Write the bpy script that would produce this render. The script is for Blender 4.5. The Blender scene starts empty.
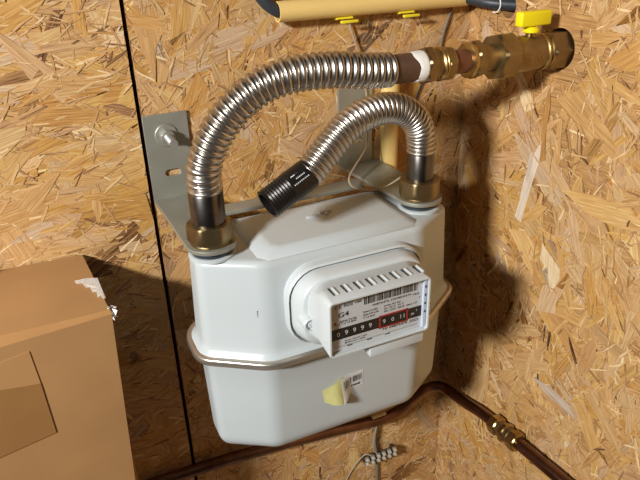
import bpy, bmesh, math, random
import numpy as np
from mathutils import Vector, Matrix

random.seed(7)
SC = bpy.context.scene
COL = SC.collection

# ------------------------------------------------------------------ camera
CAM_LOC = Vector((-0.1200, -0.5080, 0.2698))
YAW, PITCH, ROLL = math.radians(24.11), math.radians(26.88), math.radians(-1.637)
fw = Vector((math.sin(YAW) * math.cos(PITCH), math.cos(YAW) * math.cos(PITCH), -math.sin(PITCH)))
rt = fw.cross(Vector((0, 0, 1))).normalized()
up = rt.cross(fw)
rt2 = rt * math.cos(ROLL) + up * math.sin(ROLL)
up2 = -rt * math.sin(ROLL) + up * math.cos(ROLL)
cam_data = bpy.data.cameras.new('camera')
cam_data.sensor_width = 36.0
cam_data.lens = 638.0 / 640.0 * 36.0
cam_data.clip_start = 0.01
cam = bpy.data.objects.new('camera', cam_data)
COL.objects.link(cam)
mw = Matrix((rt2, up2, -fw)).transposed().to_4x4()
mw.translation = CAM_LOC
cam.matrix_world = mw
SC.camera = cam

# ------------------------------------------------------------------ world, lamp, exposure
world = bpy.data.worlds.new('world')
SC.world = world
world.use_nodes = True
bgn = world.node_tree.nodes['Background']
bgn.inputs[0].default_value = (1.0, 0.90, 0.78, 1)
bgn.inputs[1].default_value = 0.014

# ceiling strip lamp to the left of and behind the camera
lamp_d = bpy.data.lights.new('strip_lamp', 'AREA')
lamp_d.shape = 'RECTANGLE'
lamp_d.size, lamp_d.size_y = .22, .10
lamp_d.energy = 39.0
lamp_d.color = (1.0, 0.985, 0.96)
lamp = bpy.data.objects.new('strip_lamp', lamp_d)
lamp.location = (-1.17, -0.72, 0.68)
_dir = (Vector((.12, .02, -.06)) - Vector(lamp.location)).normalized()
_x = Vector((.50, -.86, 0)); _x = (_x - _dir * _x.dot(_dir)).normalized()
lamp.rotation_euler = Matrix((_x, (-_dir).cross(_x), -_dir)).transposed().to_euler()
COL.objects.link(lamp)

vs = SC.view_settings
vs.view_transform = 'Standard'
vs.look = 'None'
vs.exposure = 0.0
vs.gamma = 1.0
vs.use_curve_mapping = False

# ------------------------------------------------------------------ materials
def lin(r, g, b):
    f = lambda c: (c / 255) / 12.92 if c / 255 <= .04045 else ((c / 255 + .055) / 1.055) ** 2.4
    return (f(r), f(g), f(b), 1)

def mat(name, col, rough=.5, metal=0., spec=.5, bump=0., bscale=400., var=0., vscale=30., coat=0.):
    m = bpy.data.materials.new(name)
    m.use_nodes = True
    nt = m.node_tree
    b = nt.nodes['Principled BSDF']
    b.inputs['Base Color'].default_value = col
    b.inputs['Roughness'].default_value = rough
    b.inputs['Metallic'].default_value = metal
    b.inputs['Specular IOR Level'].default_value = spec
    b.inputs['Coat Weight'].default_value = coat
    tc = nt.nodes.new('ShaderNodeTexCoord')
    if var > 0:
        n = nt.nodes.new('ShaderNodeTexNoise'); n.inputs['Scale'].default_value = vscale
        n.inputs['Detail'].default_value = 5
        nt.links.new(tc.outputs['Object'], n.inputs['Vector'])
        mx = nt.nodes.new('ShaderNodeMix'); mx.data_type = 'RGBA'
        mx.inputs[6].default_value = tuple(c * (1 - var) for c in col[:3]) + (1,)
        mx.inputs[7].default_value = tuple(min(1, c * (1 + var)) for c in col[:3]) + (1,)
        cr = nt.nodes.new('ShaderNodeMapRange'); cr.inputs[1].default_value = .3; cr.inputs[2].default_value = .7
        nt.links.new(n.outputs[0], cr.inputs[0]); nt.links.new(cr.outputs[0], mx.inputs[0])
        nt.links.new(mx.outputs[2], b.inputs['Base Color'])
    if bump > 0:
        n = nt.nodes.new('ShaderNodeTexNoise'); n.inputs['Scale'].default_value = bscale
        n.inputs['Detail'].default_value = 4
        nt.links.new(tc.outputs['Object'], n.inputs['Vector'])
        bp = nt.nodes.new('ShaderNodeBump'); bp.inputs['Strength'].default_value = bump
        bp.inputs['Distance'].default_value = .001
        nt.links.new(n.outputs[0], bp.inputs['Height']); nt.links.new(bp.outputs[0], b.inputs['Normal'])
    return m

def osb_material():
    m = bpy.data.materials.new('osb_strands'); m.use_nodes = True
    nt = m.node_tree; N = nt.nodes; L = nt.links
    b = N['Principled BSDF']; b.inputs['Roughness'].default_value = .52
    b.inputs['Specular IOR Level'].default_value = .35
    at = N.new('ShaderNodeAttribute'); at.attribute_name = 'flake'
    sp = N.new('ShaderNodeSeparateColor'); L.new(at.outputs['Color'], sp.inputs[0])
    cr = N.new('ShaderNodeValToRGB')
    el = cr.color_ramp.elements
    el[0].position = 0; el[0].color = lin(66, 38, 16)
    el[1].position = 1; el[1].color = lin(234, 206, 152)
    for p, c in ((.10, lin(110, 72, 34)), (.30, lin(158, 112, 58)), (.52, lin(189, 143, 80)), (.75, lin(208, 167, 104))):
        e = el.new(p); e.color = c
    # grain running along each strand
    uv = N.new('ShaderNodeUVMap'); uv.uv_map = 'UVMap'
    mp = N.new('ShaderNodeMapping'); mp.inputs['Scale'].default_value = (28, 620, 1)
    L.new(uv.outputs[0], mp.inputs[0])
    n1 = N.new('ShaderNodeTexNoise'); n1.inputs['Scale'].default_value = 1; n1.inputs['Detail'].default_value = 4
    n1.inputs['Distortion'].default_value = .6
    L.new(mp.outputs[0], n1.inputs['Vector'])
    mp2 = N.new('ShaderNodeMapping'); mp2.inputs['Scale'].default_value = (60, 2300, 1)
    L.new(uv.outputs[0], mp2.inputs[0])
    n2 = N.new('ShaderNodeTexNoise'); n2.inputs['Scale'].default_value = 1; n2.inputs['Detail'].default_value = 2
    L.new(mp2.outputs[0], n2.inputs['Vector'])
    a1 = N.new('ShaderNodeMath'); a1.operation = 'MULTIPLY_ADD'
    L.new(n1.outputs[0], a1.inputs[0]); a1.inputs[1].default_value = 1.0; a1.inputs[2].default_value = -.50
    a2 = N.new('ShaderNodeMath'); a2.operation = 'MULTIPLY_ADD'
    L.new(n2.outputs[0], a2.inputs[0]); a2.inputs[1].default_value = .6; a2.inputs[2].default_value = -.30
    s1 = N.new('ShaderNodeMath'); L.new(a1.outputs[0], s1.inputs[0]); L.new(a2.outputs[0], s1.inputs[1])
    s2 = N.new('ShaderNodeMath'); L.new(s1.outputs[0], s2.inputs[0]); L.new(sp.outputs[0], s2.inputs[1])
    L.new(s2.outputs[0], cr.inputs[0])
    # hue drift per strand: red-brown or greyish
    hs = N.new('ShaderNodeHueSaturation')
    mh = N.new('ShaderNodeMapRange'); mh.inputs[3].default_value = .494; mh.inputs[4].default_value = .504
    L.new(sp.outputs[1], mh.inputs[0]); L.new(mh.outputs[0], hs.inputs['Hue'])
    ms = N.new('ShaderNodeMapRange'); ms.inputs[3].default_value = .45; ms.inputs[4].default_value = 1.05
    L.new(sp.outputs[2], ms.inputs[0]); L.new(ms.outputs[0], hs.inputs['Saturation'])
    L.new(cr.outputs[0], hs.inputs['Color'])
    L.new(hs.outputs[0], b.inputs['Base Color'])
    bp = N.new('ShaderNodeBump'); bp.inputs['Strength'].default_value = .35; bp.inputs['Distance'].default_value = .0006
    L.new(s1.outputs[0], bp.inputs['Height']); L.new(bp.outputs[0], b.inputs['Normal'])
    return m

M = {}
M['osb'] = osb_material()
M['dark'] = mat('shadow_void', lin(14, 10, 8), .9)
M['white'] = mat('white_enamel', lin(184, 191, 192), .32, spec=.5, bump=.03, bscale=900)
M['plastic'] = mat('white_plastic', lin(194, 200, 201), .38)
M['band'] = mat('brushed_steel_band', lin(196, 188, 176), .34, metal=.85, bump=.05, bscale=500)
M['corr'] = mat('stainless_corrugated', lin(192, 186, 178), .31, metal=1.)
M['steel'] = mat('raw_steel_collar', lin(108, 104, 100), .30, metal=1., var=.25, vscale=60)
M['black_steel'] = mat('black_steel_nipple', lin(52, 49, 47), .34, metal=.75, bump=.1, bscale=800)
M['brown_steel'] = mat('brown_steel_collar', lin(98, 76, 64), .42, metal=.35, var=.2, vscale=80)
M['brass'] = mat('aged_brass', lin(144, 124, 88), .40, metal=.95, var=.2, vscale=70, bump=.02, bscale=600)
M['brass_lt'] = mat('bright_brass', lin(178, 150, 98), .3, metal=1., var=.15, vscale=70)
M['copper'] = mat('tarnished_copper', lin(130, 97, 80), .33, metal=1., var=.3, vscale=40)
M['copper_red'] = mat('soldered_copper_stub', lin(124, 82, 62), .42, metal=.55, var=.2, vscale=80)
M['zinc'] = mat('zinc_plated_bracket', lin(158, 158, 146), .48, metal=.55, var=.08, vscale=40, bump=.05, bscale=300)
M['bolt'] = mat('bright_zinc_bolt', lin(200, 200, 196), .38, metal=.8)
M['screw'] = mat('bright_screw_head', lin(232, 230, 222), .25, metal=.6)
M['tape'] = mat('white_thread_tape', lin(238, 236, 230), .6, bump=.4, bscale=500)
M['yellow'] = mat('yellow_plastic_handle', lin(244, 226, 20), .38)
M['clip'] = mat('yellow_plastic_clip', lin(234, 214, 46), .35)
M['conduit'] = mat('cream_pvc_conduit', lin(232, 200, 126), .36)
M['cable'] = mat('dark_cable_sheath', lin(48, 52, 58), .45)
M['grey_cable'] = mat('grey_cable_sheath', lin(120, 112, 100), .5)
M['wire'] = mat('thin_grey_wire', lin(178, 164, 142), .4, metal=.3)
M['card'] = mat('brown_cardboard', lin(164, 124, 80), .72, var=.07, vscale=16, bump=.06, bscale=260, spec=.25)
M['tapebrown'] = mat('brown_packing_tape', lin(146, 106, 62), .45, var=.06, vscale=20, spec=.4)
M['tapelight'] = mat('pale_packing_tape', lin(172, 130, 84), .5, var=.05, vscale=20, spec=.4)
M['torn'] = mat('torn_paper_edge', lin(250, 244, 236), .8, var=.15, vscale=400)
M['black'] = mat('black_print', lin(14, 13, 14), .6)
M['grey_print'] = mat('grey_print', lin(96, 92, 90), .5)
M['label'] = mat('grey_label_plate', lin(204, 208, 210), .4)
M['red'] = mat('red_print', lin(176, 30, 34), .45)
M['digit'] = mat('white_digit', lin(206, 212, 210), .5)
M['bluewhite'] = mat('pale_blue_plastic', lin(206, 214, 232), .3)
M['paper'] = mat('white_sticker_paper', lin(252, 252, 250), .55)
M['yellowpaper'] = mat('yellow_sticker_back', lin(228, 224, 158), .5)
M['curl'] = mat('sticker_curl_back', lin(196, 182, 120), .5)
M['rubber'] = mat('grey_seal_ring', lin(74, 82, 88), .35, metal=.6)
M['floor'] = mat('grey_concrete_floor', lin(120, 112, 102), .8, var=.1, vscale=12)
M['beige'] = mat('beige_plastic', lin(214, 190, 150), .5)
M['gold_seal'] = mat('yellow_seal_plug', lin(226, 182, 40), .4)

def glass_pane():
    m = bpy.data.materials.new('clear_window'); m.use_nodes = True
    nt = m.node_tree; nt.nodes.remove(nt.nodes['Principled BSDF'])
    o = nt.nodes['Material Output']
    t = nt.nodes.new('ShaderNodeBsdfTransparent'); t.inputs[0].default_value = (.96, .96, .96, 1)
    g = nt.nodes.new('ShaderNodeBsdfGlossy'); g.inputs['Roughness'].default_value = .05
    x = nt.nodes.new('ShaderNodeMixShader')
    x.inputs[0].default_value = .018
    nt.links.new(t.outputs[0], x.inputs[1]); nt.links.new(g.outputs[0], x.inputs[2])
    nt.links.new(x.outputs[0], o.inputs[0])
    return m
M['glass'] = glass_pane()

# ------------------------------------------------------------------ object helpers
def wloc(o):
    v = Vector((0, 0, 0))
    while o is not None:
        v += o.location; o = o.parent
    return v

def link_mesh(name, me, m, parent=None, smooth=35):
    if smooth:
        for p in me.polygons: p.use_smooth = True
        me.set_sharp_from_angle(angle=math.radians(smooth))
    for x in (m if isinstance(m, (list, tuple)) else [m]):
        me.materials.append(x)
    o = bpy.data.objects.new(name, me)
    COL.objects.link(o)
    if parent is not None:
        me.transform(Matrix.Translation(-wloc(parent)))
        o.parent = parent
    return o

def obj(name, bm, m, parent=None, smooth=35, fixn=True):
    """world-space bmesh -> one mesh object (child of parent when given)"""
    if fixn: bmesh.ops.recalc_face_normals(bm, faces=bm.faces)
    me = bpy.data.meshes.new(name); bm.to_mesh(me); bm.free()
    return link_mesh(name, me, m, parent, smooth)

def root_mesh(o):
    """move a top-level mesh's origin to its bounding-box base"""
    me = o.data
    co = np.array([v.co[:] for v in me.vertices])
    c = Vector(((co[:, 0].min() + co[:, 0].max()) / 2, (co[:, 1].min() + co[:, 1].max()) / 2, co[:, 2].min()))
    me.transform(Matrix.Translation(-c)); o.location = c
    return o

def tag(o, label, cat, group=None, kind=None):
    o['label'] = label; o['category'] = cat
    if group: o['group'] = group
    if kind: o['kind'] = kind
    return o

def thing(name, loc, label, cat, group=None):
    o = bpy.data.objects.new(name, None); o.empty_display_size = .02
    o.location = loc; COL.objects.link(o)
    return tag(o, label, cat, group)

def struct(o):
    o['kind'] = 'structure'; return o

def frame_z(d, hint=Vector((0, 0, 1))):
    d = Vector(d).normalized()
    if abs(d.dot(hint)) > .98: hint = Vector((0, 1, 0))
    x = hint.cross(d).normalized(); y = d.cross(x)
    return Matrix((x, y, d)).transposed()

def rings(bm, rr, close=True, cap0=True, cap1=True):
    vs_ = [[bm.verts.new(p) for p in r] for r in rr]
    n = len(vs_[0])
    for a, b in zip(vs_[:-1], vs_[1:]):
        for i in range(n if close else n - 1):
            bm.faces.new((a[i], a[(i + 1) % n], b[(i + 1) % n], b[i]))
    if cap0: bm.faces.new(list(reversed(vs_[0])))
    if cap1: bm.faces.new(vs_[-1])
    return vs_

def lathe(bm, prof, origin, axis=(0, 0, 1), segs=40, hexa=None, rot=0., cap0=True, cap1=True):
    """prof: (r, h) along axis; hexa: apothem clipping the radius to a hexagon"""
    F = frame_z(axis); o = Vector(origin); out = []
    for r, h in prof:
        ring = []
        for i in range(segs):
            a = 2 * math.pi * i / segs
            q = r
            if hexa:
                t = (a + rot) % (math.pi / 3) - math.pi / 6
                q = min(r, hexa / math.cos(t))
            ring.append(o + F @ Vector((q * math.cos(a), q * math.sin(a), h)))
        out.append(ring)
    rings(bm, out, cap0=cap0, cap1=cap1)
    return bm

def catmull(P, n):
    """dense resample of control points, uniform in arc length"""
    P = [np.array(p, float) for p in P]
    Q = [2 * P[0] - P[1]] + P + [2 * P[-1] - P[-2]]
    pts = []
    for i in range(1, len(Q) - 2):
        p0, p1, p2, p3 = Q[i - 1:i + 3]
        for t in np.linspace(0, 1, 40, endpoint=False):
            pts.append(.5 * ((2 * p1) + (p2 - p0) * t + (2 * p0 - 5 * p1 + 4 * p2 - p3) * t * t + (3 * p1 - p0 - 3 * p2 + p3) * t ** 3))
    pts.append(P[-1]); pts = np.array(pts)
    s = np.r_[0, np.cumsum(np.linalg.norm(np.diff(pts, axis=0), axis=1))]
    u = np.linspace(0, s[-1], n)
    return np.array([np.interp(u, s, pts[:, k]) for k in range(3)]).T, u

def sweep(bm, pts, rad, segs=16, cap=True):
    """tube along pts with radius list, parallel-transport frames"""
    n = len(pts); T = np.gradient(pts, axis=0); T /= np.linalg.norm(T, axis=1)[:, None]
    ref = np.array([0, 1., 0]) if abs(T[0][1]) < .9 else np.array([1., 0, 0])
    x = np.cross(ref, T[0]); x /= np.linalg.norm(x); rr = []
    for i in range(n):
        x = x - T[i] * x.dot(T[i]); x /= np.linalg.norm(x); y = np.cross(T[i], x)
        r = rad[i] if hasattr(rad, '__len__') else rad
        rr.append([Vector(pts[i] + r * (math.cos(2 * math.pi * k / segs) * x + math.sin(2 * math.pi * k / segs) * y)) for k in range(segs)])
    rings(bm, rr, cap0=cap, cap1=cap)
    return bm

def tube(P, r, n=40, segs=12, bm=None):
    pts, _ = catmull(P, n)
    return sweep(bm or bmesh.new(), pts, r, segs)

def box(bm, x0, x1, y0, y1, z0, z1, bev=0.):
    v = [bm.verts.new((x, y, z)) for z in (z0, z1) for y in (y0, y1) for x in (x0, x1)]
    fs = [bm.faces.new([v[i] for i in q]) for q in ((0, 2, 3, 1), (4, 5, 7, 6), (0, 1, 5, 4), (1, 3, 7, 5), (3, 2, 6, 7), (2, 0, 4, 6))]
    if bev > 0:
        es = set(e for f in fs for e in f.edges)
        bmesh.ops.bevel(bm, geom=list(es), offset=bev, segments=3, affect='EDGES', profile=.5)
    return bm

def rrect(x0, x1, z0, z1, r, k=6):
    out = []
    for cx, cz, a0 in ((x1 - r, z1 - r, 0), (x0 + r, z1 - r, 90), (x0 + r, z0 + r, 180), (x1 - r, z0 + r, 270)):
        for i in range(k + 1):
            a = math.radians(a0 + 90 * i / k); out.append((cx + r * math.cos(a), cz + r * math.sin(a)))
    return out

def plate_mesh(polys, half, bevel=.0):
    """flat plate with holes: polygons in the XY plane, thickness 2*half about z = 0"""
    cu = bpy.data.curves.new('outline', 'CURVE'); cu.dimensions = '2D'; cu.fill_mode = 'BOTH'
    cu.extrude = half; cu.bevel_depth = bevel; cu.offset = -bevel
    for poly in polys:
        s = cu.splines.new('POLY'); s.points.add(len(poly) - 1); s.use_cyclic_u = True
        for p, q in zip(s.points, poly): p.co = (q[0], q[1], 0, 1)
    o = bpy.data.objects.new('outline', cu); COL.objects.link(o)
    dg = bpy.context.evaluated_depsgraph_get(); dg.update()
    me = bpy.data.meshes.new_from_object(o.evaluated_get(dg))
    bpy.data.objects.remove(o); bpy.data.curves.remove(cu)
    me.materials.clear()
    return me

def text_mesh(body, size, half=.00004, shear=0., spacing=1., bold=0.):
    cu = bpy.data.curves.new('lettering', 'FONT'); cu.body = body; cu.size = size; cu.extrude = half
    cu.offset = size * bold; cu.shear = shear; cu.space_character = spacing; cu.resolution_u = 3
    o = bpy.data.objects.new('lettering', cu); COL.objects.link(o)
    dg = bpy.context.evaluated_depsgraph_get(); dg.update()
    me = bpy.data.meshes.new_from_object(o.evaluated_get(dg))
    bpy.data.objects.remove(o); bpy.data.curves.remove(cu)
    me.materials.clear()
    return me

def merge(bm, me, mtx):
    me.transform(mtx); bm.from_mesh(me); bpy.data.meshes.remove(me)

# ------------------------------------------------------------------ the setting: OSB walls built from strands
W = 0.122          # back wall plane
XR = 0.360         # right wall plane
rng = np.random.default_rng(11)

def flakes(n, u0, u1, v0, v1, ang_mean, ang_sd, scale=1., holes=(), special=(), uniform=.25):
    """strands in wall coordinates (u, v, height): verts, faces, uv, colour per vertex"""
    V, Fc, UV, CO = [], [], [], []
    def add(cu, cv, L, Wd, th, h, tone, hue, sat):
        k = 4
        us = np.linspace(-.5, .5, k + 1) * L
        lo = -Wd / 2 * (1 + rng.normal(0, .16, k + 1)); hi = Wd / 2 * (1 + rng.normal(0, .16, k + 1))
        sl0, sl1 = rng.normal(0, .9, 2) * Wd
        pin = rng.random()
        if pin < .45: lo[-1] *= .25; hi[-1] *= .3
        if pin > .62: lo[0] *= .3; hi[0] *= .25
        bend = rng.normal(0, .10) * Wd
        loc = [(us[i] + (sl0 if i == 0 else sl1 if i == k else 0) * -.5, lo[i] + bend * math.cos(math.pi * us[i] / L)) for i in range(k + 1)]
        hic = [(us[i] + (sl0 if i == 0 else sl1 if i == k else 0) * .5, hi[i] + bend * math.cos(math.pi * us[i] / L)) for i in range(k + 1)]
        poly = loc + hic[::-1]
        c, s = math.cos(th), math.sin(th)
        tu, tv = rng.normal(0, .008, 2)
        ou, ov = rng.random(2) * 50
        pts = []
        for (a, b) in poly:
            p = (cu + a * c - b * s, cv + a * s + b * c)
            for (hu, hv, hr) in holes:
                d = math.hypot(p[0] - hu, p[1] - hv)
                if d < hr:
                    d = max(d, 1e-5); p = (hu + (p[0] - hu) / d * hr, hv + (p[1] - hv) / d * hr)
            p = (min(max(p[0], u0), u1), min(max(p[1], v0), v1))
            pts.append((p[0], p[1], max(.00012, h + a * tu + b * tv)))
        for (hu, hv, hr) in holes:
            if math.hypot(cu - hu, cv - hv) < hr + L * .6: return
        m = len(pts); base = len(V)
        V.extend(pts); V.extend([(p[0], p[1], max(0., p[2] - .0007)) for p in pts])
        uvp = [(a + ou, b + ov) for a, b in poly]
        UV.extend(uvp); UV.extend(uvp)
        CO.extend([(tone, hue, sat, 1)] * m); CO.extend([(tone * .9, hue, sat, 1)] * m)
        nq = k + 1
        for i in range(k):   # quads across the strand
            Fc.append((base + i, base + i + 1, base + m - 2 - i, base + m - 1 - i))
        for i in range(m):
            j = (i + 1) % m
            Fc.append((base + i, base + m + i, base + m + j, base + j))
    for i in range(n):
        t = i / n
        r = rng.random()
        L = float(np.clip(rng.lognormal(math.log(.046), .5), .012, .15)) * scale
        Wd = float(np.clip(L * rng.uniform(.10, .38), .0025, .026 * scale))
        if r > .62: L *= .6; Wd *= .30          # slivers
        th = rng.uniform(0, math.pi) if rng.random() < uniform else rng.normal(ang_mean, ang_sd)
        tone = float(np.clip(rng.normal(.57, .055), .3, .8))
        q = rng.random()
        if q < .10: tone = rng.uniform(.0, .30); L = rng.uniform(.004, .022); Wd = rng.uniform(.0006, .0022)  # dark chips, and crevice shade painted as dark slivers
        elif q < .20: tone = rng.uniform(.75, 1.0); L = rng.uniform(.003, .014); Wd = rng.uniform(.0008, .0022)
        elif q < .225: tone = rng.uniform(.12, .36)
        elif q < .26: tone = rng.uniform(.70, .84)
        sat = float(np.clip(rng.beta(7, 1.8), 0, 1))
        add(rng.uniform(u0, u1), rng.uniform(v0, v1), L, Wd, th, rng.uniform(.0002, .0010) + .0003 * t, tone, rng.random(), sat)
    for i in range(int(n * 1.3)):          # small loose slivers; dark ones paint the crevice shade between strands
        L = rng.uniform(.004, .026); Wd = rng.uniform(.0006, .0024)
        th = rng.uniform(0, math.pi) if rng.random() < uniform + .1 else rng.normal(ang_mean, ang_sd * 1.2)
        tone = float(np.clip(rng.normal(.56, .19), .02, 1.0))
        add(rng.uniform(u0, u1), rng.uniform(v0, v1), L, Wd, th, rng.uniform(.0009, .0015), tone, rng.random(), .75)
    for (cu, cv, L, Wd, th, tone, hue, sat) in special:
        add(cu, cv, L, Wd, th, .0015, tone, hue, sat)
    return V, Fc, UV, CO

def board(name, u0, u1, v0, v1, to_world, thick, holes=(), **kw):
    V, Fc, UV, CO = flakes(u0=u0, u1=u1, v0=v0, v1=v1, holes=holes, **kw)
    # the slab itself, with real holes
    outer = [(u0, v0), (u1, v0), (u1, v1), (u0, v1)]
    polys = [outer] + [[(hu + hr * math.cos(2 * math.pi * i / 40), hv + hr * math.sin(2 * math.pi * i / 40)) for i in range(40)] for hu, hv, hr in holes]
    me0 = plate_mesh(polys, thick / 2)
    base = len(V)
    for v in me0.vertices:
        V.append((v.co.x, v.co.y, v.co.z - thick / 2)); UV.append((v.co.x, v.co.y)); CO.append((.42, .5, .8, 1))
    for p in me0.polygons: Fc.append(tuple(base + i for i in p.vertices))
    bpy.data.meshes.remove(me0)
    me = bpy.data.meshes.new(name)
    me.from_pydata([to_world(*p) for p in V], [], Fc)
    ul = me.uv_layers.new(name='UVMap')
    li = np.empty(len(me.loops), dtype=np.int32); me.loops.foreach_get('vertex_index', li)
    ul.data.foreach_set('uv', np.array(UV, dtype=np.float32)[li].ravel())
    ca = me.color_attributes.new('flake', 'FLOAT_COLOR', 'POINT')
    ca.data.foreach_set('color', np.array(CO, dtype=np.float32).ravel())
    me.update()
    return struct(link_mesh(name, me, M['osb'], smooth=0))

ZB, ZT = -.80, .42
back = lambda u, v, h: (u, W - h, v)
right = lambda u, v, h: (XR - h, u, v)
GAP = -.0277
board('wall_back', -.62, GAP - .0021, ZB, ZT, back, .018, n=6500, ang_mean=.10, ang_sd=.36, scale=1.1, uniform=.14)
board('wall_back.001', GAP + .0021, XR + .02, ZB, ZT, back, .018, n=6200, ang_mean=.6, ang_sd=.8, uniform=.5, scale=1.0)
HOLE = (-.0225, .1480, .0200)
CHOLE = (.058, .1800, .0120)
spec = [(-.008, .005, .105, .011, 1.78, .80, .6, .05), (-.001, .0, .07, .006, 1.72, .62, .6, .0),
        (-.055, -.082, .030, .026, 1.45, .92, .5, .60), (-.118, .012, .085, .024, 3.0, .72, .5, .9),
        (-.060, .100, .15, .009, 2.55, .40, .5, .9), (-.020, .070, .075, .008, 1.5, .40, .5, .9),
        (-.105, -.160, .030, .0035, 1.0, .02, .5, .7), (-.070, -.170, .026, .0028, 1.55, .02, .5, .7),
        (-.10, .16, .12, .016, 1.75, .76, .5, .8), (-.090, -.235, .06, .014, .05, .56, .8, .1), (-.020, -.03, .045, .012, 2.4, .66, .5, .9)]
board('wall_right', -.75, W - .0005, ZB, ZT, right, .018, holes=(HOLE, CHOLE), n=7200, ang_mean=1.2, ang_sd=.75, uniform=.5, scale=1.0, special=spec)

bm = box(bmesh.new(), GAP - .02, GAP + .02, W + .018, W + .040, ZB, ZT)  # dark backing added behind the joint so the gap stays black
struct(root_mesh(obj('dark_backing_1', bm, M['dark'])))
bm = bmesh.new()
box(bm, XR + .018, XR + .03, -.09, .12, .09, .22)  # unseen dark sheet added behind the pipe and cable holes to blacken them
struct(root_mesh(obj('dark_backing_2', bm, M['dark'])))
bm = box(bmesh.new(), -.62, XR + .02, -.75, W + .02, ZB - .02, ZB)
struct(root_mesh(obj('floor', bm, M['floor'])))

# ------------------------------------------------------------------ gas meter
CX = .1155
meter = thing('gas_meter', (CX, 0, -.216), 'white sheet-metal gas meter with a black number counter, hung in the corner', 'gas meter')

SEAM = -.0985
YC = .005
def body_ring(d, z, k=7):
    """plan outline inset by d (round-cornered octagon), CCW; the casings taper away from the seam"""
    half = [(.1365, .0165, .017), (.0830, .0535, .030)]
    P = []
    for sx, sy, order in ((1, -1, (1, 0)), (1, 1, (0, 1)), (-1, 1, (1, 0)), (-1, -1, (0, 1))):
        for i in order: P.append((sx * half[i][0], sy * half[i][1], half[i][2]))
    n = len(P); A = [np.array(p[:2]) for p in P]; nor = []
    for i in range(n):
        e = A[(i + 1) % n] - A[i]; e /= np.linalg.norm(e); nor.append(np.array([e[1], -e[0]]))
    t = min(1, abs(z - SEAM) / .10)
    sx, sy = 1 - .022 * t, 1 - (.155 if z > SEAM else .12) * t
    out = []
    for i in range(n):
        n0, n1 = nor[i - 1], nor[i]
        r = max(.003, P[i][2] - d)
        c = np.linalg.solve(np.array([n0, n1]), np.array([n0 @ A[i] - d - r, n1 @ A[i] - d - r]))
        a0 = math.atan2(n0[1], n0[0]); a1 = math.atan2(n1[1], n1[0])
        while a1 < a0: a1 += 2 * math.pi
        for j in range(k + 1):
            a = a0 + (a1 - a0) * j / k
            yy = c[1] + r * math.sin(a)
            out.append(Vector((CX + sx * (c[0] + r * math.cos(a)), YC + sy * yy * (1.34 if yy > 0 else 1.), z)))
    return out
def front_y(z):
    t = min(1, abs(z - SEAM) / .10)
    return YC - .0535 * (1 - (.155 if z > SEAM else .12) * t)

bm = bmesh.new()
rr = [body_ring(-.0050, SEAM + .0005), body_ring(-.0042, SEAM + .002), body_ring(-.0020, SEAM + .0040), body_ring(-.0006, SEAM + .0070), body_ring(0, SEAM + .012), body_ring(0, SEAM + .05)]
R = .007
for i in range(0, 8):
    a = math.radians(90 * i / 7); rr.append(body_ring(R - R * math.cos(a), -R + R * math.sin(a)))
rr.append(body_ring(.0110, 0.0003))
rings(bm, rr)
# raised plateau between the two connections
def plat(x0, x1, y, c, z):
    b = y + .0135
    base = [(x1 - c, -y), (x1, -y + c), (x1, b - c), (x1 - c, b), (x0 + c, b), (x0, b - c), (x0, -y + c), (x0 + c, -y)]
    return [Vector((p[0], p[1], z)) for p in base]
pr = [plat(.0320, .200, .0375, .009, -.0004), plat(.0335, .1985, .0365, .0085, .0012), plat(.0450, .187, .0305, .0065, .0062), plat(.0468, .1852, .0290, .006, .0070), plat(.0505, .1815, .0262, .005, .0072)]
rings(bm, pr, cap0=False)
box(bm, .100, .112, .0120, .0155, .0068, .0088, .0006)
box(bm, .115, .128, .0160, .0200, .0068, .0088, .0006)
box(bm, .119, .123, .0110, .0165, .0068, .0086, .0006)
obj('upper_casing', bm, M['white'], meter, smooth=50)

bm = bmesh.new()
rr = [body_ring(-.0035, SEAM - .0060), body_ring(.0005, SEAM - .0066), body_ring(.0014, SEAM - .0090), body_ring(.0016, SEAM - .05)]
ZBOT, RB = -.2265, .021
for i in range(0, 9):
    a = math.radians(90 * i / 8); rr.append(body_ring(.0020 + RB * .8 - RB * .8 * math.cos(a), ZBOT + RB - RB * math.sin(a)))
rings(bm, rr)
obj('lower_casing', bm, M['white'], meter, smooth=50)

bm = bmesh.new()
prof = [(-.0020, SEAM + .0010), (-.0078, SEAM + .0010), (-.0092, SEAM + .0004), (-.0098, SEAM - .0012), (-.0098, SEAM - .0052), (-.0090, SEAM - .0066), (-.0072, SEAM - .0066), (-.0065, SEAM - .0054), (-.0030, SEAM - .0054)]
rings(bm, [body_ring(d, z) for d, z in prof])
obj('seam_band', bm, M['band'], meter, smooth=50)

for cxn in (0., .22):
    bm = lathe(bmesh.new(), [(.0215, -.0005), (.0215, .0016), (.0200, .0026), (.0185, .0026)], (cxn, 0, 0))
    c = obj('connection_collar', bm, M['white'], meter)
    bm = lathe(bmesh.new(), [(.0182, .002), (.0182, .0052), (.0170, .0058), (.0170, .0125)], (cxn, 0, 0))
    obj('seal_ring', bm, M['rubber'], meter)
# ink mark on the casing
bm = bmesh.new()
for k_, (dx, w_) in enumerate(((0, .0009), (.0003, .0005), (-.0002, .0008), (.0001, .0005), (.0003, .0008), (-.0001, .0006))):
    box(bm, .0250 + dx, .0250 + dx + w_, -.0400, -.0340, -.0480 - .0011 * k_, -.0475 - .0011 * k_)
obj('ink_mark', bm, M['grey_print'], meter, smooth=0)

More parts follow.
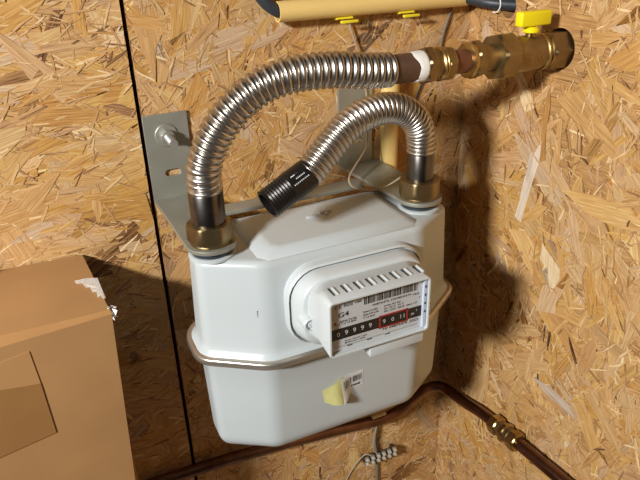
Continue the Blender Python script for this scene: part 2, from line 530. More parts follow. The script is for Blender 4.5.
# counter
def rr3(y, x0, x1, z0, z1, r): return [Vector((p[0], y, p[1])) for p in rrect(x0, x1, z0, z1, r)]
bm = bmesh.new()
rings(bm, [rr3(-.0360, .0500, .1930, -.0915, -.0085, .030), rr3(-.0505, .0500, .1930, -.0915, -.0085, .030), rr3(-.0525, .0515, .1915, -.0900, -.0100, .029), rr3(-.0490, .0522, .1908, -.0893, -.0107, .0285)])
cb = obj('counter_base', bm, M['plastic'], meter)
bm = bmesh.new()
rings(bm, [rr3(-.0488, .0540, .1890, -.0876, -.0122, .027), rr3(-.0535, .0540, .1890, -.0876, -.0122, .027), rr3(-.0640, .0570, .1860, -.0850, -.0120, .026), rr3(-.0672, .0585, .1845, -.0838, -.0132, .024), rr3(-.0680, .0595, .1835, -.0828, -.0140, .023),
           rr3(-.0682, .0630, .1795, -.0795, -.0160, .020), rr3(-.0850, .0645, .1640, -.0690, -.0118, .010), rr3(-.0880, .0645, .1622, -.0660, -.0104, .006),
           rr3(-.1120, .0630, .1615, -.0650, -.0095, .0040), rr3(-.1130, .0635, .1610, -.0645, -.0100, .0036), rr3(-.1130, .0649, .1596, -.0631, -.0114, .0028), rr3(-.1070, .0653, .1592, -.0627, -.0118, .0025)])
box(bm, .1040, .1590, -.1090, -.0960, -.0790, -.0640, .0006)
ch = obj('counter_housing', bm, M['plastic'], meter, smooth=40)
for i in range(8):
    x = .0730 + i * .0119
    bm = box(bmesh.new(), x - .0004, x + .0005, -.1025, -.0900, -.0125, -.0094)
    obj('vent_slot', bm, M['black'], ch, smooth=0)
    bm = box(bmesh.new(), x + .0030, x + .0048, -.1020, -.0900, -.0120, -.0089, .0004)
    obj('vent_rib', bm, M['plastic'], ch, smooth=0)
bm = lathe(bmesh.new(), [(.0068, 0), (.0068, .0190), (.0060, .0200), (.0050, .0200), (.0048, .0175), (.0034, .0172), (.0030, .0195), (.0010, .0197)], (.0625, -.0560, -.0520), (0, -1, 0), 28)
obj('screw_boss', bm, M['plastic'], ch)
bm = lathe(bmesh.new(), [(.0034, 0), (.0034, .013), (.0026, .014)], (.1845, -.0640, -.0640), (0, -1, 0), 20)
obj('seal_plug', bm, M['gold_seal'], ch)

# dial plate with print
YL = -.1079
bm = bmesh.new(); box(bm, .0655, .1590, YL, YL + .0008, -.0625, -.0120)
dial = obj('dial_plate', bm, M['label'], meter, smooth=0)
RX = Matrix.Rotation(math.radians(90), 4, 'X')
def put(bm, body, x, z, size, sx=1., width=None):
    me = text_mesh(body, size, bold=.018)
    if width:
        w = max(v.co.x for v in me.vertices) - min(v.co.x for v in me.vertices); sx = width / w
    merge(bm, me, Matrix.Translation((x, YL - .00005, z)) @ RX @ Matrix.Scale(sx, 4, (1, 0, 0)))
def flat(bm, x0, x1, z0, z1, h=.0001): box(bm, x0, x1, YL - h, YL, z0, z1)
def bold(*a, **k):
    bm = bmesh.new(); put(bm, *a, **k)
    obj('printed_text', bm, M['black'], dial, smooth=0)
bold('G4', .0735, -.0290, .0068, width=.0100)
bold('APATOR', .0745, -.0347, .0036, width=.0170)
bold('C', .0705, -.0200, .0042, width=.0026); bold('E', .0742, -.0200, .0042, width=.0026)
bold('M22', .0795, -.0190, .0025, width=.0070); bold('1480', .0885, -.0190, .0028, width=.0068)
bold('Nr 04876476', .1165, -.0548, .0036, width=.0250); bold('2023', .1438, -.0548, .0036, width=.0090)
bold('UKG', .1462, -.0273, .0024, width=.0065); bold('T', .1525, -.0320, .0026, width=.0018)
bold('04876476 2304876476', .1060, -.0264, .0027, width=.0385)
bm = bmesh.new()
for x0, x1, z0, z1 in ((.0790, .0873, -.0166, -.0163), (.0790, .0873, -.0198, -.0195), (.0790, .0793, -.0198, -.0163), (.0870, .0873, -.0198, -.0163)): flat(bm, x0, x1, z0, z1)
for i, t in enumerate(('Qmax 6 m3/h', 'Qmin 0,04 m3/h', 'V 1,2 dm3')):
    put(bm, t, .0970, -.0310 - .0029 * i, 0.0025, width=(.0140, .0150, .0115)[i])
for i, t in enumerate(('pmax 0,5 bar', 'tm -25 C  55 C', 'EN 1359  2018  class 1,5')):
    put(bm, t, .1175, -.0305 - .0029 * i, .0025, width=(.0170, .0200, .0330)[i])
rs = random.Random(4)
for x0, x1, z in ((.0708, .0905, -.0364), (.0797, .1000, -.0546), (.0797, .0985, -.0568)):   # lines too fine to read
    x = x0
    while x < x1:
        flat(bm, x, x + .0005, z, z + .0012); flat(bm, x, x + rs.choice((.0008, .0011)), z + rs.choice((0, .0005, .0009)), z + rs.choice((0, .0005, .0009)) + .0003); x += rs.choice((.0013, .0013, .0022))
flat(bm, .0700, .1180, -.0588, -.0585); flat(bm, .1215, .1520, -.0588, -.0585)
for x in (.082, .101, .119): flat(bm, x, x + .005, -.0602, -.0592)
obj('small_print', bm, M['black'], dial, smooth=0)
bm = bmesh.new()
bars = random.Random(5); x = .0980
while x < .1505:
    w = bars.choice((.0004, .0004, .0008, .0008, .0013)); flat(bm, x, min(x + w, .1512), -.0228, -.0135); x += w + bars.choice((.0004, .0005, .0009))
obj('barcode', bm, M['black'], dial, smooth=0)
bm = bmesh.new()
v = [bm.verts.new((px, YL - .0001, pz)) for px, pz in ((.0688, -.0350), (.0725, -.0350), (.07065, -.0318))]
bm.faces.new(v)
obj('logo_triangle', bm, M['red'], dial, smooth=0)
bm = bmesh.new(); flat(bm, .0656, .1560, -.0508, -.0398, .0002)
obj('counter_strip', bm, M['black'], dial, smooth=0)
bm = bmesh.new()
for x0, x1, z0, z1 in ((.1128, .1418, -.0401, -.0388), (.1128, .1418, -.0520, -.0507), (.1128, .1142, -.0520, -.0388), (.1404, .1418, -.0520, -.0388)): flat(bm, x0, x1, z0, z1, .0003)
obj('red_frame', bm, M['red'], dial, smooth=0)
for t, x, s in (('0', .0720, .0060), ('9', .0795, .0066), ('9', .0872, .0066), ('9', .0948, .0066), ('9', .1025, .0066), ('9', .1165, .0058), ('0', .1250, .0058), ('1', .1330, .0058), ('1', .1365, .0058), ('m', .1450, .0046), ('3', .1500, .0028)):
    bm = bmesh.new()
    merge(bm, text_mesh(t, s), Matrix.Translation((x, YL - .0003, -.0475 + (.003 if t == '3' else 0))) @ RX)
    obj('digit', bm, M['digit'], dial, smooth=0)
bm = box(bmesh.new(), .1558, .1590, YL - .0030, YL, -.0622, -.0122, .0004)
gd = obj('guide_rail', bm, M['bluewhite'], meter, smooth=0)
bm = bmesh.new()
for z in (-.0185, -.0270, -.0355, -.0440): box(bm, .1568, .1582, YL - .0032, YL - .0029, z - .0022, z)
obj('rail_notch', bm, M['black'], gd, smooth=0)
bm = box(bmesh.new(), .0651, .1594, -.1118, -.1114, -.0629, -.0116)
obj('window_pane', bm, M['glass'], meter, smooth=0)

# half-peeled barcode sticker on the lower casing
YF = -.0435 + .0042
stk = None
def sheet(fn, nu, nv, name, m, parent, th=.00015):
    bm = bmesh.new()
    g = [[bm.verts.new(fn(i / nu, j / nv)) for j in range(nv + 1)] for i in range(nu + 1)]
    fs = [bm.faces.new((g[i][j], g[i + 1][j], g[i + 1][j + 1], g[i][j + 1])) for i in range(nu) for j in range(nv)]
    bmesh.ops.solidify(bm, geom=fs, thickness=th)
    return obj(name, bm, m, parent, smooth=60)
def stick(u, v):
    # u: right -> left, v: top -> bottom
    x = .1325 - .031 * u; z = -.1478 - .0008 * u - .0205 * v - .001 * u
    lift = max(0., u - .40 - .18 * (1 - v)) / .55
    c = min(lift, 1.0)
    return Vector((x + .004 * c * c, front_y(z) + .0012 - .0105 * math.sin(c * 1.45) * (.45 + .55 * v), z - .0085 * c * v + .001 * c))
stk = sheet(stick, 18, 10, 'barcode_sticker', M['paper'], meter)
bars = random.Random(9)
bm = bmesh.new(); u = .07
def ink(u0, u1, v0, v1):
    n = 3
    lo = [stick(u0 + (u1 - u0) * k / n, v0) for k in range(n + 1)]; hi_ = [stick(u0 + (u1 - u0) * k / n, v1) for k in range(n + 1)]
    for p in lo + hi_: p.y -= .0004
    bm.faces.new([bm.verts.new(p) for p in lo + hi_[::-1]])
while u < .86:
    w = bars.choice((.010, .016, .028))
    ink(u, u + w, .20, .58); u += w + bars.choice((.026, .040))
for u in np.arange(.12, .46, .05): ink(u, u + .026, .74, .86)
obj('sticker_print', bm, M['black'], stk, smooth=0, fixn=False)
def flap(u, v):
    # yellow backing strip pulled out to the left
    x = .1080 - .0225 * u + .003 * v; z = -.1485 - .0105 * u - .0265 * v * (1 - .35 * u)
    return Vector((x, front_y(z) + .0010 - .0085 * math.sin(math.pi * min(1, (1 - u) * 1.0)) * (.3 + .7 * v) - .006 * (1 - u) * v, z))
fl = sheet(flap, 12, 8, 'sticker_flap', M['yellowpaper'], meter)
fl['label'] = 'yellow curled backing of the sticker'

# ------------------------------------------------------------------ mounting bracket
br = thing('wall_bracket', (.11, W, .009), 'grey zinc double-arm wall bracket carrying the white meter', 'bracket')
T = .0015
def slot(cx, cz, L, r, ang=0):
    pts = []
    for s, a0 in ((1, -90), (-1, 90)):
        for i in range(9):
            a = math.radians(a0 + 180 * i / 8); pts.append((s * L / 2 + r * math.cos(a), r * math.sin(a)))
    c, sn = math.cos(ang), math.sin(ang)
    return [(cx + x * c - y * sn, cz + x * sn + y * c) for x, y in pts]
def circ(cx, cz, r, n=32): return [(cx + r * math.cos(2 * math.pi * i / n), cz + r * math.sin(2 * math.pi * i / n)) for i in range(n)]
for x0, x1, dx in ((-.0262, .0180, -.004), (.1870, .2300, .209)):
    # upright tab in the XZ plane
    me = plate_mesh([[(x0, .0085), (x1, .0085), (x1, .1005), (x0, .1005)], slot(dx + .001, .0390, .009, .0036), circ(dx - .001, .079, .0055)], T, .0003)
    bm = bmesh.new(); merge(bm, me, Matrix.Translation((0, W - T - .0010, 0)) @ Matrix.Rotation(math.radians(90), 4, 'X'))
    obj('wall_tab', bm, M['zinc'], br, smooth=40)
for cxn, x0, x1 in ((0., -.0255, .0180), (.22, .1870, .2365)):
    # horizontal arm with a rounded, pierced end under the nut
    R0 = .0230
    end = [(cxn + R0 * math.cos(a), R0 * math.sin(a)) for a in np.radians(np.linspace(182, 358, 26))]
    xb0, xb1 = x0, x1
    outer = [(xb1, W - .002), (xb0, W - .002), (cxn - R0, .010)] + end + [(cxn + R0 if cxn == 0 else cxn + R0, .012)]
    if cxn == 0: outer += [(.0200, .055)]
    me = plate_mesh([outer, circ(cxn, 0, .0176)], T, .0004)
    bm = bmesh.new(); merge(bm, me, Matrix.Translation((0, 0, .0104)))
    obj('arm', bm, M['zinc'], br, smooth=40)
bm = box(bmesh.new(), .0170, .1885, .0580, .0790, .0060, .0100, .0006)
obj('cross_strip', bm, M['zinc'], br)

# anchor bolt in the left tab
bo = thing('anchor_bolt', (-.0050, W, .079), 'bright anchor bolt with washer and nut through the bracket tab beside the black board joint', 'bolt')
P0 = Vector((-.0050, W - .0040, .079))
obj('washer', lathe(bmesh.new(), [(.0115, 0), (.0115, .0012), (.0108, .0018), (.006, .0018)], P0, (0, -1, 0)), M['zinc'], bo)
obj('nut', lathe(bmesh.new(), [(.0066, .0016), (.0074, .0024), (.0074, .0092), (.0064, .0102)], P0, (0, -1, 0), 36, hexa=.0064, rot=.3), M['bolt'], bo)
prof = []
for i in range(40): prof.append((.0042 if i % 2 else .0036, .006 + .0270 * i / 39))
obj('threaded_stud', lathe(bmesh.new(), prof, P0, (0, -1, 0), 24), M['bolt'], bo)

# ------------------------------------------------------------------ flexible hoses
def corrugated(ctrl, pitch, r_out, r_in, parent):
    pts, u = catmull(ctrl, 10)
    L = u[-1]; nc = int(round(L / pitch)); n = nc * 10 + 1
    pts, u = catmull(ctrl, n)
    ph = np.arange(n) / 10.0
    w = .5 - .5 * np.cos(2 * np.pi * ph)
    rad = r_in + (r_out - r_in) * w ** .5
    return obj('corrugated_tube', sweep(bmesh.new(), pts, rad, 36), M['corr'], parent, smooth=75)

def union_nut(c, parent, rot, k=1.):
    bm = lathe(bmesh.new(), [(r * k, h) for r, h in ((.0176, .0122), (.0188, .0124), (.0192, .0136), (.0186, .0144), (.0196, .0150), (.0206, .0166), (.0206, .0300), (.0196, .0316), (.0140, .0318))], c, (0, 0, 1), 60, hexa=.0186 * k, rot=rot)
    return obj('union_nut', bm, M['brass'], parent, smooth=30)

hl = thing('gas_hose', (0, 0, .0122), 'long corrugated steel gas hose arching from the left meter connection to the brass valve line', 'hose')
union_nut((0, 0, 0), hl, math.radians(10))
obj('end_collar', lathe(bmesh.new(), [(.0153, .028), (.0153, .0600), (.0145, .0612), (.0110, .0612)], (0, 0, 0)), M['steel'], hl)
HL = [(.0004, 0, .0600), (.0002, -.001, .0720), (.0012, -.0025, .0850), (.0100, -.0050, .1060), (.0270, -.0098, .1305), (.0495, -.0148, .1475), (.0759, -.0200, .1562), (.1110, -.0230, .1572), (.1390, -.0235, .1536), (.1570, -.0230, .1514), (.1695, -.0225, .1506)]
HL = [(x, y, z - (.0014 if z > .12 else 0)) for x, y, z in HL]
corrugated(HL, .0064, .0154, .0125, hl)
AX = (1, 0, -.006)
def on_axis(x): return (.1695 + (x - .164) * .955, -.0225, .1492 - (x - .164) * .0075)
def pl(x0, x1, prof): return lathe(bmesh.new(), [(r, (x1 - x0) * t) for r, t in prof], on_axis(x0), AX, 44)
obj('far_collar', pl(.1632, .1990, [(.0115, 0), (.0127, .04), (.0127, .97), (.0120, 1)]), M['brown_steel'], hl)

hr = thing('gas_hose', (.22, 0, .0122), 'short disconnected corrugated gas hose with an open threaded end over the meter top', 'hose')
union_nut((.22, 0, 0), hr, math.radians(16), 1.03)
obj('end_collar', lathe(bmesh.new(), [(.0136, .028), (.0136, .0590), (.0128, .0602), (.0105, .0602)], (.22, 0, 0)), M['steel'], hr)
HR = [(.2196, 0, .0590), (.2186, -.0005, .0720), (.2150, -.002, .0850), (.2040, -.004, .0990), (.1850, -.007, .1095), (.1605, -.011, .1118), (.1325, -.015, .1040), (.1080, -.019, .0855), (.0935, -.0215, .0725), (.0875, -.0225, .0672)]
corrugated(HR, .0049, .0146, .0124, hr)
a = Vector((.0890, -.0222, .0686)); b = Vector((.0455, -.0300, .0500)); d = b - a; Ln = d.length
prof = [(.0100, 0), (.0138, .001), (.0140, .003), (.0140, Ln * .52)]
k = 17
for i in range(k):
    h = Ln * .52 + (Ln * .48) * i / (k - 1); prof.append((.0139 if i % 2 == 0 else .0130, h))
prof += [(.0128, Ln + .0004), (.0110, Ln + .0004), (.0108, Ln - .022)]
obj('threaded_nipple', lathe(bmesh.new(), prof, a, d, 40), M['black_steel'], hr, smooth=25)
bm = bmesh.new()
F = frame_z(d).to_4x4()
for row, (s0, s1) in enumerate(((.006, .023), (.008, .018), (.016, .020))):
    nb = 9 if row == 0 else 6
    for i in range(nb):
        h = s0 + (s1 - s0) * i / nb
        ang = math.radians(-20 - 20 * row)
        ax_l = F.to_3x3() @ Vector((math.cos(ang), math.sin(ang), 0))
        # pick the side facing up and outwards
        nrm = (Vector((-.12, -.8, .55)) - d.normalized() * Vector((-.12, -.8, .55)).dot(d.normalized())).normalized()
        side = d.normalized().cross(nrm)
        nn = (nrm * math.cos(.28 * (row - .6)) + side * math.sin(.28 * (row - .6))).normalized()
        tt = d.normalized(); ss = tt.cross(nn)
        c0 = a + tt * h + nn * .0140
        q = [c0 + tt * .0004 + ss * .0005, c0 + tt * .0014 + ss * .0005, c0 + tt * .0014 - ss * .0005, c0 + tt * .0004 - ss * .0005]
        lo = [bm.verts.new(p - nn * .0003) for p in q]; hi_ = [bm.verts.new(p + nn * .00008) for p in q]
        bm.faces.new(hi_)
        for m_ in range(4): bm.faces.new((lo[m_], lo[(m_ + 1) % 4], hi_[(m_ + 1) % 4], hi_[m_]))
obj('stamped_print', bm, M['digit'], hr, smooth=0)

# ------------------------------------------------------------------ brass line into the right wall
ln = thing('pipe_union', (.225, -.037, .140), 'aged brass union with hex nuts around a copper stub, beside the white thread tape', 'pipe fitting')
def hexn(x0, x1, ap, rot=.2, ch=.0016):
    L = x1 - x0; rm = ap / math.cos(math.pi / 6)
    return lathe(bmesh.new(), [(ap * .80, 0), (ap * 1.0, 0), (rm * .985, ch), (rm, ch * 1.4), (rm, L - ch * 1.4), (rm * .985, L - ch), (ap, L), (ap * .80, L)], on_axis(x0), AX, 60, hexa=ap, rot=rot)
obj('hex_nut', hexn(.1965, .2065, .0148, .35), M['brass'], ln, smooth=30)
obj('union_body', pl(.2050, .2135, [(.0132, 0), (.0132, 1)]), M['brass'], ln)
obj('ring_flange', pl(.2130, .2185, [(.0138, 0), (.0152, .2), (.0152, .45), (.0138, .6), (.0148, .75), (.0148, 1)]), M['brass_lt'], ln)
obj('hex_nut', hexn(.2180, .2275, .0138, .1), M['brass'], ln, smooth=30)
obj('copper_stub', pl(.2260, .2500, [(.0108, 0), (.0108, 1)]), M['copper_red'], ln)
obj('ring_flange', pl(.2462, .2520, [(.0125, 0), (.0158, .25), (.0160, .6), (.0150, 1)]), M['brass_lt'], ln)
obj('hex_nut', hexn(.2515, .2615, .0152, .5), M['brass'], ln, smooth=30)
obj('tail_piece', pl(.2605, .2800, [(.0138, 0), (.0138, .12), (.0125, .18), (.0125, 1)]), M['brass'], ln)

tp = bmesh.new()
rngt = random.Random(3); rr = []
for h, r in ((0, .0129), (.001, .0131), (.0045, .0135), (.0085, .0137), (.0118, .0134), (.0124, .0129)):
    ring = []
    F3 = frame_z(AX)
    for i in range(40):
        an = 2 * math.pi * i / 40
        wob = .0022 * math.sin(an * 2 + 1) + .0011 * math.sin(an * 5)
        q = r + rngt.uniform(-.00025, .00025)
        ring.append(Vector(on_axis(.1862)) + F3 @ Vector((q * math.cos(an), q * math.sin(an), h + wob * (1 - h / .0124))))
    rr.append(ring)
rings(tp, rr)
o = obj('thread_tape', tp, M['tape'], None, smooth=60)
tag(root_mesh(o), 'ragged white thread tape wound around the pipe between brown collar and brass nut', 'tape')

va = thing('ball_valve', (.318, -.037, .137), 'brass ball valve with a yellow butterfly handle, entering the right wall', 'valve')
obj('end_nut', hexn(.2780, .2980, .0196, .25, .0028), M['brass'], va, smooth=30)
obj('valve_body', pl(.2970, .3360, [(.0168, 0), (.0158, .12), (.0164, .3), (.0168, .5), (.0160, .85), (.0155, 1)]), M['brass'], va)
bm = bmesh.new()
for k_ in range(5):
    x = .3100 + .0034 * k_
    box(bm, x, x + .0008, -.0392, -.0360, .1440, .1490, .0002)
    box(bm, x, x + .0022, -.0392, -.0360, .1440 + .0021 * (k_ % 3), .1447 + .0021 * (k_ % 3), .0002)
obj('raised_mark', bm, M['brass_lt'], va, smooth=0)
obj('ring_flange', pl(.3340, .3430, [(.0150, 0), (.0170, .15), (.0172, .4), (.0160, .55), (.0172, .7), (.0165, 1)]), M['brass_lt'], va)
obj('wall_nut', hexn(.3420, .3700, .0166, .1, .0022), M['brass'], va, smooth=30)
zc = .1500
obj('stem', lathe(bmesh.new(), [(.0048, .010), (.0048, .0185), (.0040, .0190)], (.3215, -.0225, zc), (0, 0, 1), 24), M['brass_lt'], va)
bm = lathe(bmesh.new(), [(.0070, .0172), (.0078, .0180), (.0078, .0200), (.0066, .0212), (.0052, .0225)], (.3215, -.0225, zc), (0, 0, 1), 28)
box(bm, .3050, .3410, -.0275, -.0175, zc + .0230, zc + .0365, .0018)
obj('butterfly_handle', bm, M['yellow'], va)

# ------------------------------------------------------------------ conduits, cable and wires on the back wall
bm = bmesh.new()
lathe(bm, [(.0085, .006), (.0085, 0), (.0100, 0), (.0100, .224), (.0085, .224), (.0085, .21)], (.1165, W - .0140, .1875), (1, 0, -.004), 32)
o = obj('cable_conduit', bm, M['conduit'])
tag(root_mesh(o), 'cream horizontal cable conduit along the top of the back wall, held by yellow clips', 'conduit')
for i, x in enumerate((.189, .263)):
    c = thing('conduit_clip', (x, W, .172), ['left yellow clip under the cream top conduit, above the hose bend', 'right yellow clip under the cream top conduit, above the brown collar'][i], 'clip', 'yellow conduit clips')
    bm = bmesh.new()
    pts = []
    arc = [Vector((0, W - .014 + .0112 * math.sin(t), .187 - .0112 * math.cos(t))) for t in np.linspace(-.9, 2.3, 16)]
    rr = []
    for t in np.linspace(-1.5, .42, 12):
        cy, cz = W - .014, .187
        ri, ro = .0103, .0122
        e = lambda r, xx: Vector((xx, cy - r * math.sin(t), cz - r * math.cos(t)))
        rr.append([e(ri, x - .009), e(ro, x - .009), e(ro, x + .009), e(ri, x + .009)])
    rings(bm, rr)
    obj('clip_band', bm, M['clip'], c)
    bm = box(bmesh.new(), x - .006, x + .014, W - .0225, W - .0185, .1715, .1745, .0010)
    obj('clip_tongue', bm, M['clip'], c)
o = obj('power_cable', tube([(.085, W - .006, .255), (.092, W - .009, .222), (.101, W - .012, .203), (.112, W - .014, .1915), (.130, W - .014, .1870), (.23, W - .014, .1868), (.32, W - .0142, .1865), (.338, W - .019, .186), (.351, W - .045, .182), (.374, W - .068, .1800)], .0062, 80, 16), M['cable'])
tag(root_mesh(o), 'dark grey cable threaded through the cream top conduit into the right wall hole', 'cable')
bm = bmesh.new()
pts = [(.3535, W - .050 + .0088 * math.cos(t), .1815 + .0088 * math.sin(t)) for t in np.linspace(.2, 5.0, 24)]
o = obj('cable_tie', tube(pts, .0007, 40, 8), M['tape'])
tag(root_mesh(o), 'thin white tie looped around the dark cable near the corner', 'tie')
bm = lathe(bmesh.new(), [(.0085, .004), (.0085, 0), (.0104, 0), (.0104, .262), (.0085, .262), (.0085, .255)], (.2480, W - .0125, -.130), (0, 0, 1), 32)
o = obj('vertical_conduit', bm, M['conduit'])
tag(root_mesh(o), 'cream vertical conduit standing against the back wall behind the short hose', 'conduit')

o = obj('hanging_wire', tube([(.199, W - .004, .176), (.203, W - .006, .160), (.2105, W - .006, .140), (.217, W - .006, .118), (.2215, W - .006, .088), (.2180, .108, .068), (.2110, .095, .0430), (.2010, .085, .0356), (.1835, .070, .0290), (.1680, .055, .0228), (.1655, .045, .0175), (.1715, .035, .0155), (.1880, .030, .0142), (.2000, .026, .0190), (.2070, .020, .0260), (.2085, .0145, .0300)], .0012, 160, 8), M['wire'])
tag(root_mesh(o), 'thin grey wire hanging down behind the hoses and looping to the right connection', 'wire')
o = obj('earth_wire', tube([(.353, W - .006, .215), (.336, W - .004, .186), (.322, W - .004, .150), (.318, W - .004, .130)], .0013, 60, 8), M['grey_cable'])
tag(root_mesh(o), 'grey wire hanging over the dark cable behind the copper stub', 'wire')
o = obj('earth_wire', tube([(.312, W - .0035, .118), (.300, W - .003, .100), (.290, W - .003, .080), (.287, W - .003, .060)], .0010, 40, 8), M['cable'])
tag(root_mesh(o), 'thin dark wire slanting down the back wall below the brass union', 'wire')

# ------------------------------------------------------------------ copper water pipe below
wp = [(-.40, W - .013, -.356), (-.05, W - .013, -.360), (.0616, W - .015, -.364), (.150, W - .015, -.373), (.215, W - .016, -.381), (.245, W - .018, -.383), (.272, W - .018, -.378), (.297, W - .017, -.366), (.313, W - .017, -.358), (.330, W - .019, -.354), (.3420, .093, -.354), (.3450, .073, -.352), (.3450, .045, -.346), (.345, .0043, -.335), (.345, -.05, -.3290), (.345, -.0996, -.3235), (.345, -.16, -.3170), (.345, -.30, -.302)]
o = obj('copper_pipe', tube(wp, .0078, 220, 24), M['copper'])
tag(root_mesh(o), 'tarnished copper water pipe running below the meter and along the right wall', 'pipe')
cp = thing('compression_coupling', (.345, -.052, -.340), 'brass compression coupling with two nuts on the copper pipe at the right wall', 'pipe fitting')
A0, A1 = Vector((.345, -.0130, -.3330)), Vector((.345, -.0630, -.3276))
D = (A1 - A0); LL = D.length
def ch_(s0, s1, ap, rot): 
    L = s1 - s0; rm = ap * 1.12
    return lathe(bmesh.new(), [(.0080, 0), (ap * .92, 0), (rm, .0016), (rm, L - .0016), (ap * .92, L), (.0080, L)], A0 + D.normalized() * s0, D, 48, hexa=ap, rot=rot)
obj('nut', ch_(0, .014, .0118, .2), M['brass_lt'], cp, smooth=30)
obj('coupling_body', lathe(bmesh.new(), [(.0095, .0135), (.0108, .015), (.0108, LL - .015), (.0095, LL - .0135)], A0, D, 36), M['brass'], cp)
obj('centre_ring', ch_(LL / 2 - .004, LL / 2 + .004, .0122, .4), M['brass_lt'], cp, smooth=30)
obj('nut', ch_(LL - .014, LL, .0118, .2), M['brass_lt'], cp, smooth=30)
# pipe saddle between pipe and wall
sd = bmesh.new()
box(sd, .226, .248, W - .024, W - .002, -.3725, -.3665, .0015)
o = obj('pipe_saddle', sd, M['beige'])
tag(root_mesh(o), 'small beige saddle on top of the copper pipe below the meter', 'pipe clip')

# earthing terminal strip
te = thing('terminal_strip', (.246, W, -.478), 'metal earthing terminal strip with bright screws below the meter', 'terminal strip')
bm = bmesh.new()
zc0 = -.4600
YT = W - .0075
box(bm, .2185, .2735, YT - .0050, YT, zc0 - .0045, zc0 + .0045, .0008)
for x in (.2215, .2705): box(bm, x - .002, x + .002, YT - .001, W - .0002, zc0 - .003, zc0 + .003)
obj('strip_body', bm, M['steel'], te)
for i in range(6):
    x = .2225 + i * .0094
    b_ = obj('terminal_block', box(bmesh.new(), x - .0030, x + .0030, YT - .0085, YT - .0045, zc0 - .0075, zc0 + .0075, .0008), M['zinc'], te)
    for dz in (-.0040, .0045):
        obj('terminal_screw', lathe(bmesh.new(), [(.0027, 0), (.0027, .0026), (.0018, .0034)], (x, YT - .0083, zc0 + dz), (0, -1, 0), 14), M['screw'], b_)
o = obj('grey_cable', tube([(.2475, W - .0035, ZB + .002), (.2475, W - .0035, -.60), (.2460, W - .0035, -.50), (.2440, W - .0035, -.46), (.2425, W - .0035, -.430), (.2425, W - .0035, -.400)], .0026, 80, 10), M['grey_cable'])
tag(root_mesh(o), 'grey cable rising up the back wall over the terminal strip to the copper pipe', 'cable')
o = obj('thin_wire', tube([(.2400, W - .0125, -.453), (.2345, W - .012, -.442), (.2360, W - .010, -.425), (.2410, W - .010, -.398)], .0011, 40, 8), M['wire'])
tag(root_mesh(o), 'thin wire from the terminal strip up to the copper pipe', 'wire')
o = obj('thin_wire', tube([(.2310, W - .0125, -.4535), (.2220, W - .008, -.452), (.2100, W - .004, -.468), (.1960, W - .003, -.490), (.180, W - .003, -.525), (.17, W - .003, -.58)], .0011, 50, 8), M['wire'])
tag(root_mesh(o), 'thin pale wire curving down left from the terminal strip', 'wire')

# ------------------------------------------------------------------ cardboard box
bx = thing('cardboard_box', (-.25, .06, ZB), 'large brown cardboard box with tape and a torn corner, against the back wall', 'box')
def quad(u, v, c): return (c[0] * (1 - u) + c[1] * u) * (1 - v) + (c[3] * (1 - u) + c[2] * u) * v
FT = Vector((-.0955, .000, -.0380)); BT = Vector((-.1060, W - .003, -.0320))
slope = (-.1055 + .0955) / (-.235 + .038)
FB = FT + Vector((slope * (ZB - FT.z), -.004, ZB - FT.z))
BB = Vector((-.085, W - .004, ZB))
FTL = Vector((-.48, -.012, -.0545)); BTL = Vector((-.48, W - .003, -.0235)); FBL = Vector((-.50, -.010, ZB)); BBL = Vector((-.50, W - .004, ZB))
bm = bmesh.new()
def grid(c, nu, nv, fn=None):
    g = [[bm.verts.new((lambda p: p + (fn(i / nu, j / nv) if fn else Vector()))(quad(i / nu, j / nv, c))) for j in range(nv + 1)] for i in range(nu + 1)]
    for i in range(nu):
        for j in range(nv): bm.faces.new((g[i][j], g[i + 1][j], g[i + 1][j + 1], g[i][j + 1]))
grid([FBL, FB, FT, FTL], 12, 16, lambda u, v: Vector((0, -.006 * math.sin(math.pi * u) * math.sin(math.pi * v), 0)))
grid([FTL, FT, BT, BTL], 12, 6, lambda u, v: Vector((0, 0, .004 * math.sin(math.pi * u) * math.sin(math.pi * v))))
grid([FB, BB, BT, FT], 6, 16, lambda u, v: Vector((.003 * math.sin(math.pi * v) * math.sin(math.pi * u), 0, 0)))
grid([BB, BBL, BTL, BT], 4, 4)
grid([BBL, FBL, FTL, BTL], 4, 4)
grid([BBL, BB, FB, FBL], 4, 4)
bmesh.ops.remove_doubles(bm, verts=bm.verts, dist=.0006)
body = obj('box_body', bm, M['card'], bx, smooth=40)

def topz(x, y):
    t = (y - FT.y) / (BT.y - FT.y); s = (x - FT.x) / (FTL.x - FT.x)
    zr = FT.z + (BT.z - FT.z) * t; zl = FTL.z + (BTL.z - FTL.z) * t
    return zr + (zl - zr) * s
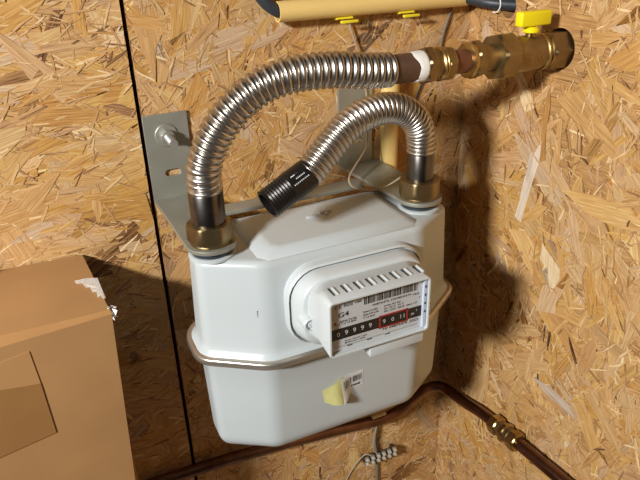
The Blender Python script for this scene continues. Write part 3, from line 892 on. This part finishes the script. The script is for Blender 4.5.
# packing tape strip across the top front edge and down the front
bm = bmesh.new()
def strip(pts, w0, off):
    pass
def fy(x, z):
    v = (z - ZB) / (FT.z - ZB); u = (x - FBL.x) / (FB.x - FBL.x)
    return -.0045 * (1 - v) - .012 * max(0, (FT.x - x) / .385) * v - .006 * math.sin(math.pi * min(1, max(0, u))) * math.sin(math.pi * v)
def front_pt(x, z, off):
    u, v = .8, .9
    for _ in range(6):
        p = quad(u, v, [FBL, FB, FT, FTL])
        u += (x - p.x) / (FT.x - FTL.x); v += (z - p.z) / (FT.z - FB.z)
    p = quad(u, v, [FBL, FB, FT, FTL])
    p.y += -.006 * math.sin(math.pi * min(1, max(0, u))) * math.sin(math.pi * min(1, max(0, v))) - off
    return p
def tapepatch(c, name, m, off=.0010):
    bm = bmesh.new(); n = 6
    q2 = lambda u, v: [((c[0][k] * (1 - u) + c[1][k] * u) * (1 - v) + (c[3][k] * (1 - u) + c[2][k] * u) * v) for k in (0, 1)]
    F_ = [[bm.verts.new(front_pt(*q2(i / n, j / n), off)) for j in range(n + 1)] for i in range(n + 1)]
    B_ = [[bm.verts.new(front_pt(*q2(i / n, j / n), off - .0012)) for j in range(n + 1)] for i in range(n + 1)]
    for i in range(n):
        for j in range(n):
            bm.faces.new((F_[i][j], F_[i + 1][j], F_[i + 1][j + 1], F_[i][j + 1]))
    for a in range(n):
        for (g0, g1, h0, h1) in ((F_[a][0], F_[a + 1][0], B_[a][0], B_[a + 1][0]), (F_[a][n], F_[a + 1][n], B_[a][n], B_[a + 1][n]), (F_[0][a], F_[0][a + 1], B_[0][a], B_[0][a + 1]), (F_[n][a], F_[n][a + 1], B_[n][a], B_[n][a + 1])):
            bm.faces.new((g0, g1, h1, h0))
    return obj(name, bm, m, bx, smooth=30)
tapepatch([(-.240, -.0620), (-.1665, -.0520), (-.1645, -.0865), (-.240, -.0745)], 'tape_strip', M['tapelight'], .0008)
tapepatch([(-.240, -.0745), (-.1645, -.0865), (-.1630, -.1430), (-.240, -.1540)], 'tape_end', M['tapebrown'], .0010)
def top_pt(u, v, off):
    p = quad(u, v, [FTL, FT, BT, BTL])
    p.z += .004 * math.sin(math.pi * u) * math.sin(math.pi * v) + off
    return p
bm = bmesh.new(); n = 10
g0 = []; g1 = []
for i in range(n + 1):
    u = i / n; vm = .30 - .24 * u
    g0.append([bm.verts.new(top_pt(u, vm * j / 3, .0008)) for j in range(4)])
    g1.append([bm.verts.new(top_pt(u, vm * j / 3, -.0004)) for j in range(4)])
for i in range(n):
    for j in range(3): bm.faces.new((g0[i][j], g0[i + 1][j], g0[i + 1][j + 1], g0[i][j + 1]))
    for j in (0, 3): bm.faces.new((g0[i][j], g0[i + 1][j], g1[i + 1][j], g1[i][j]))
obj('fold_strip', bm, M['tapelight'], bx, smooth=30)
# torn white paper at the right edge of the top, and a torn tuft at the corner
bm = bmesh.new()
rt_ = random.Random(21)
pts = [(-.1190, .0655), (-.1085, .0650), (-.0985, .0610), (-.0975, .0400), (-.0965, .0235), (-.0985, .0215), (-.1003, .0290), (-.1030, .0270), (-.1028, .0370), (-.1065, .0390), (-.1068, .0480), (-.1110, .0490), (-.1125, .0570), (-.1180, .0600)]
vs2 = [bm.verts.new((x, y, topz(x, y) + .0042 * math.sin(math.pi * .2) + .0006 + rt_.uniform(0, .0008))) for x, y in pts]
f = bm.faces.new(vs2); bmesh.ops.solidify(bm, geom=[f], thickness=.0006)
obj('torn_paper', bm, M['torn'], bx, smooth=0)
bm = bmesh.new()
for i in range(9):
    c = Vector((-.0955 + rt_.uniform(-.001, .004), .004 + rt_.uniform(-.004, .010), -.0385 + rt_.uniform(-.004, .002)))
    q = [bm.verts.new(c + Vector((rt_.uniform(-.003, .003), rt_.uniform(-.003, .003), rt_.uniform(-.003, .003)))) for _ in range(4)]
    bm.faces.new(q[:3]); bm.faces.new(q[1:])
obj('torn_tuft', bm, M['torn'], bx, smooth=0)
bpy.context.view_layer.update()
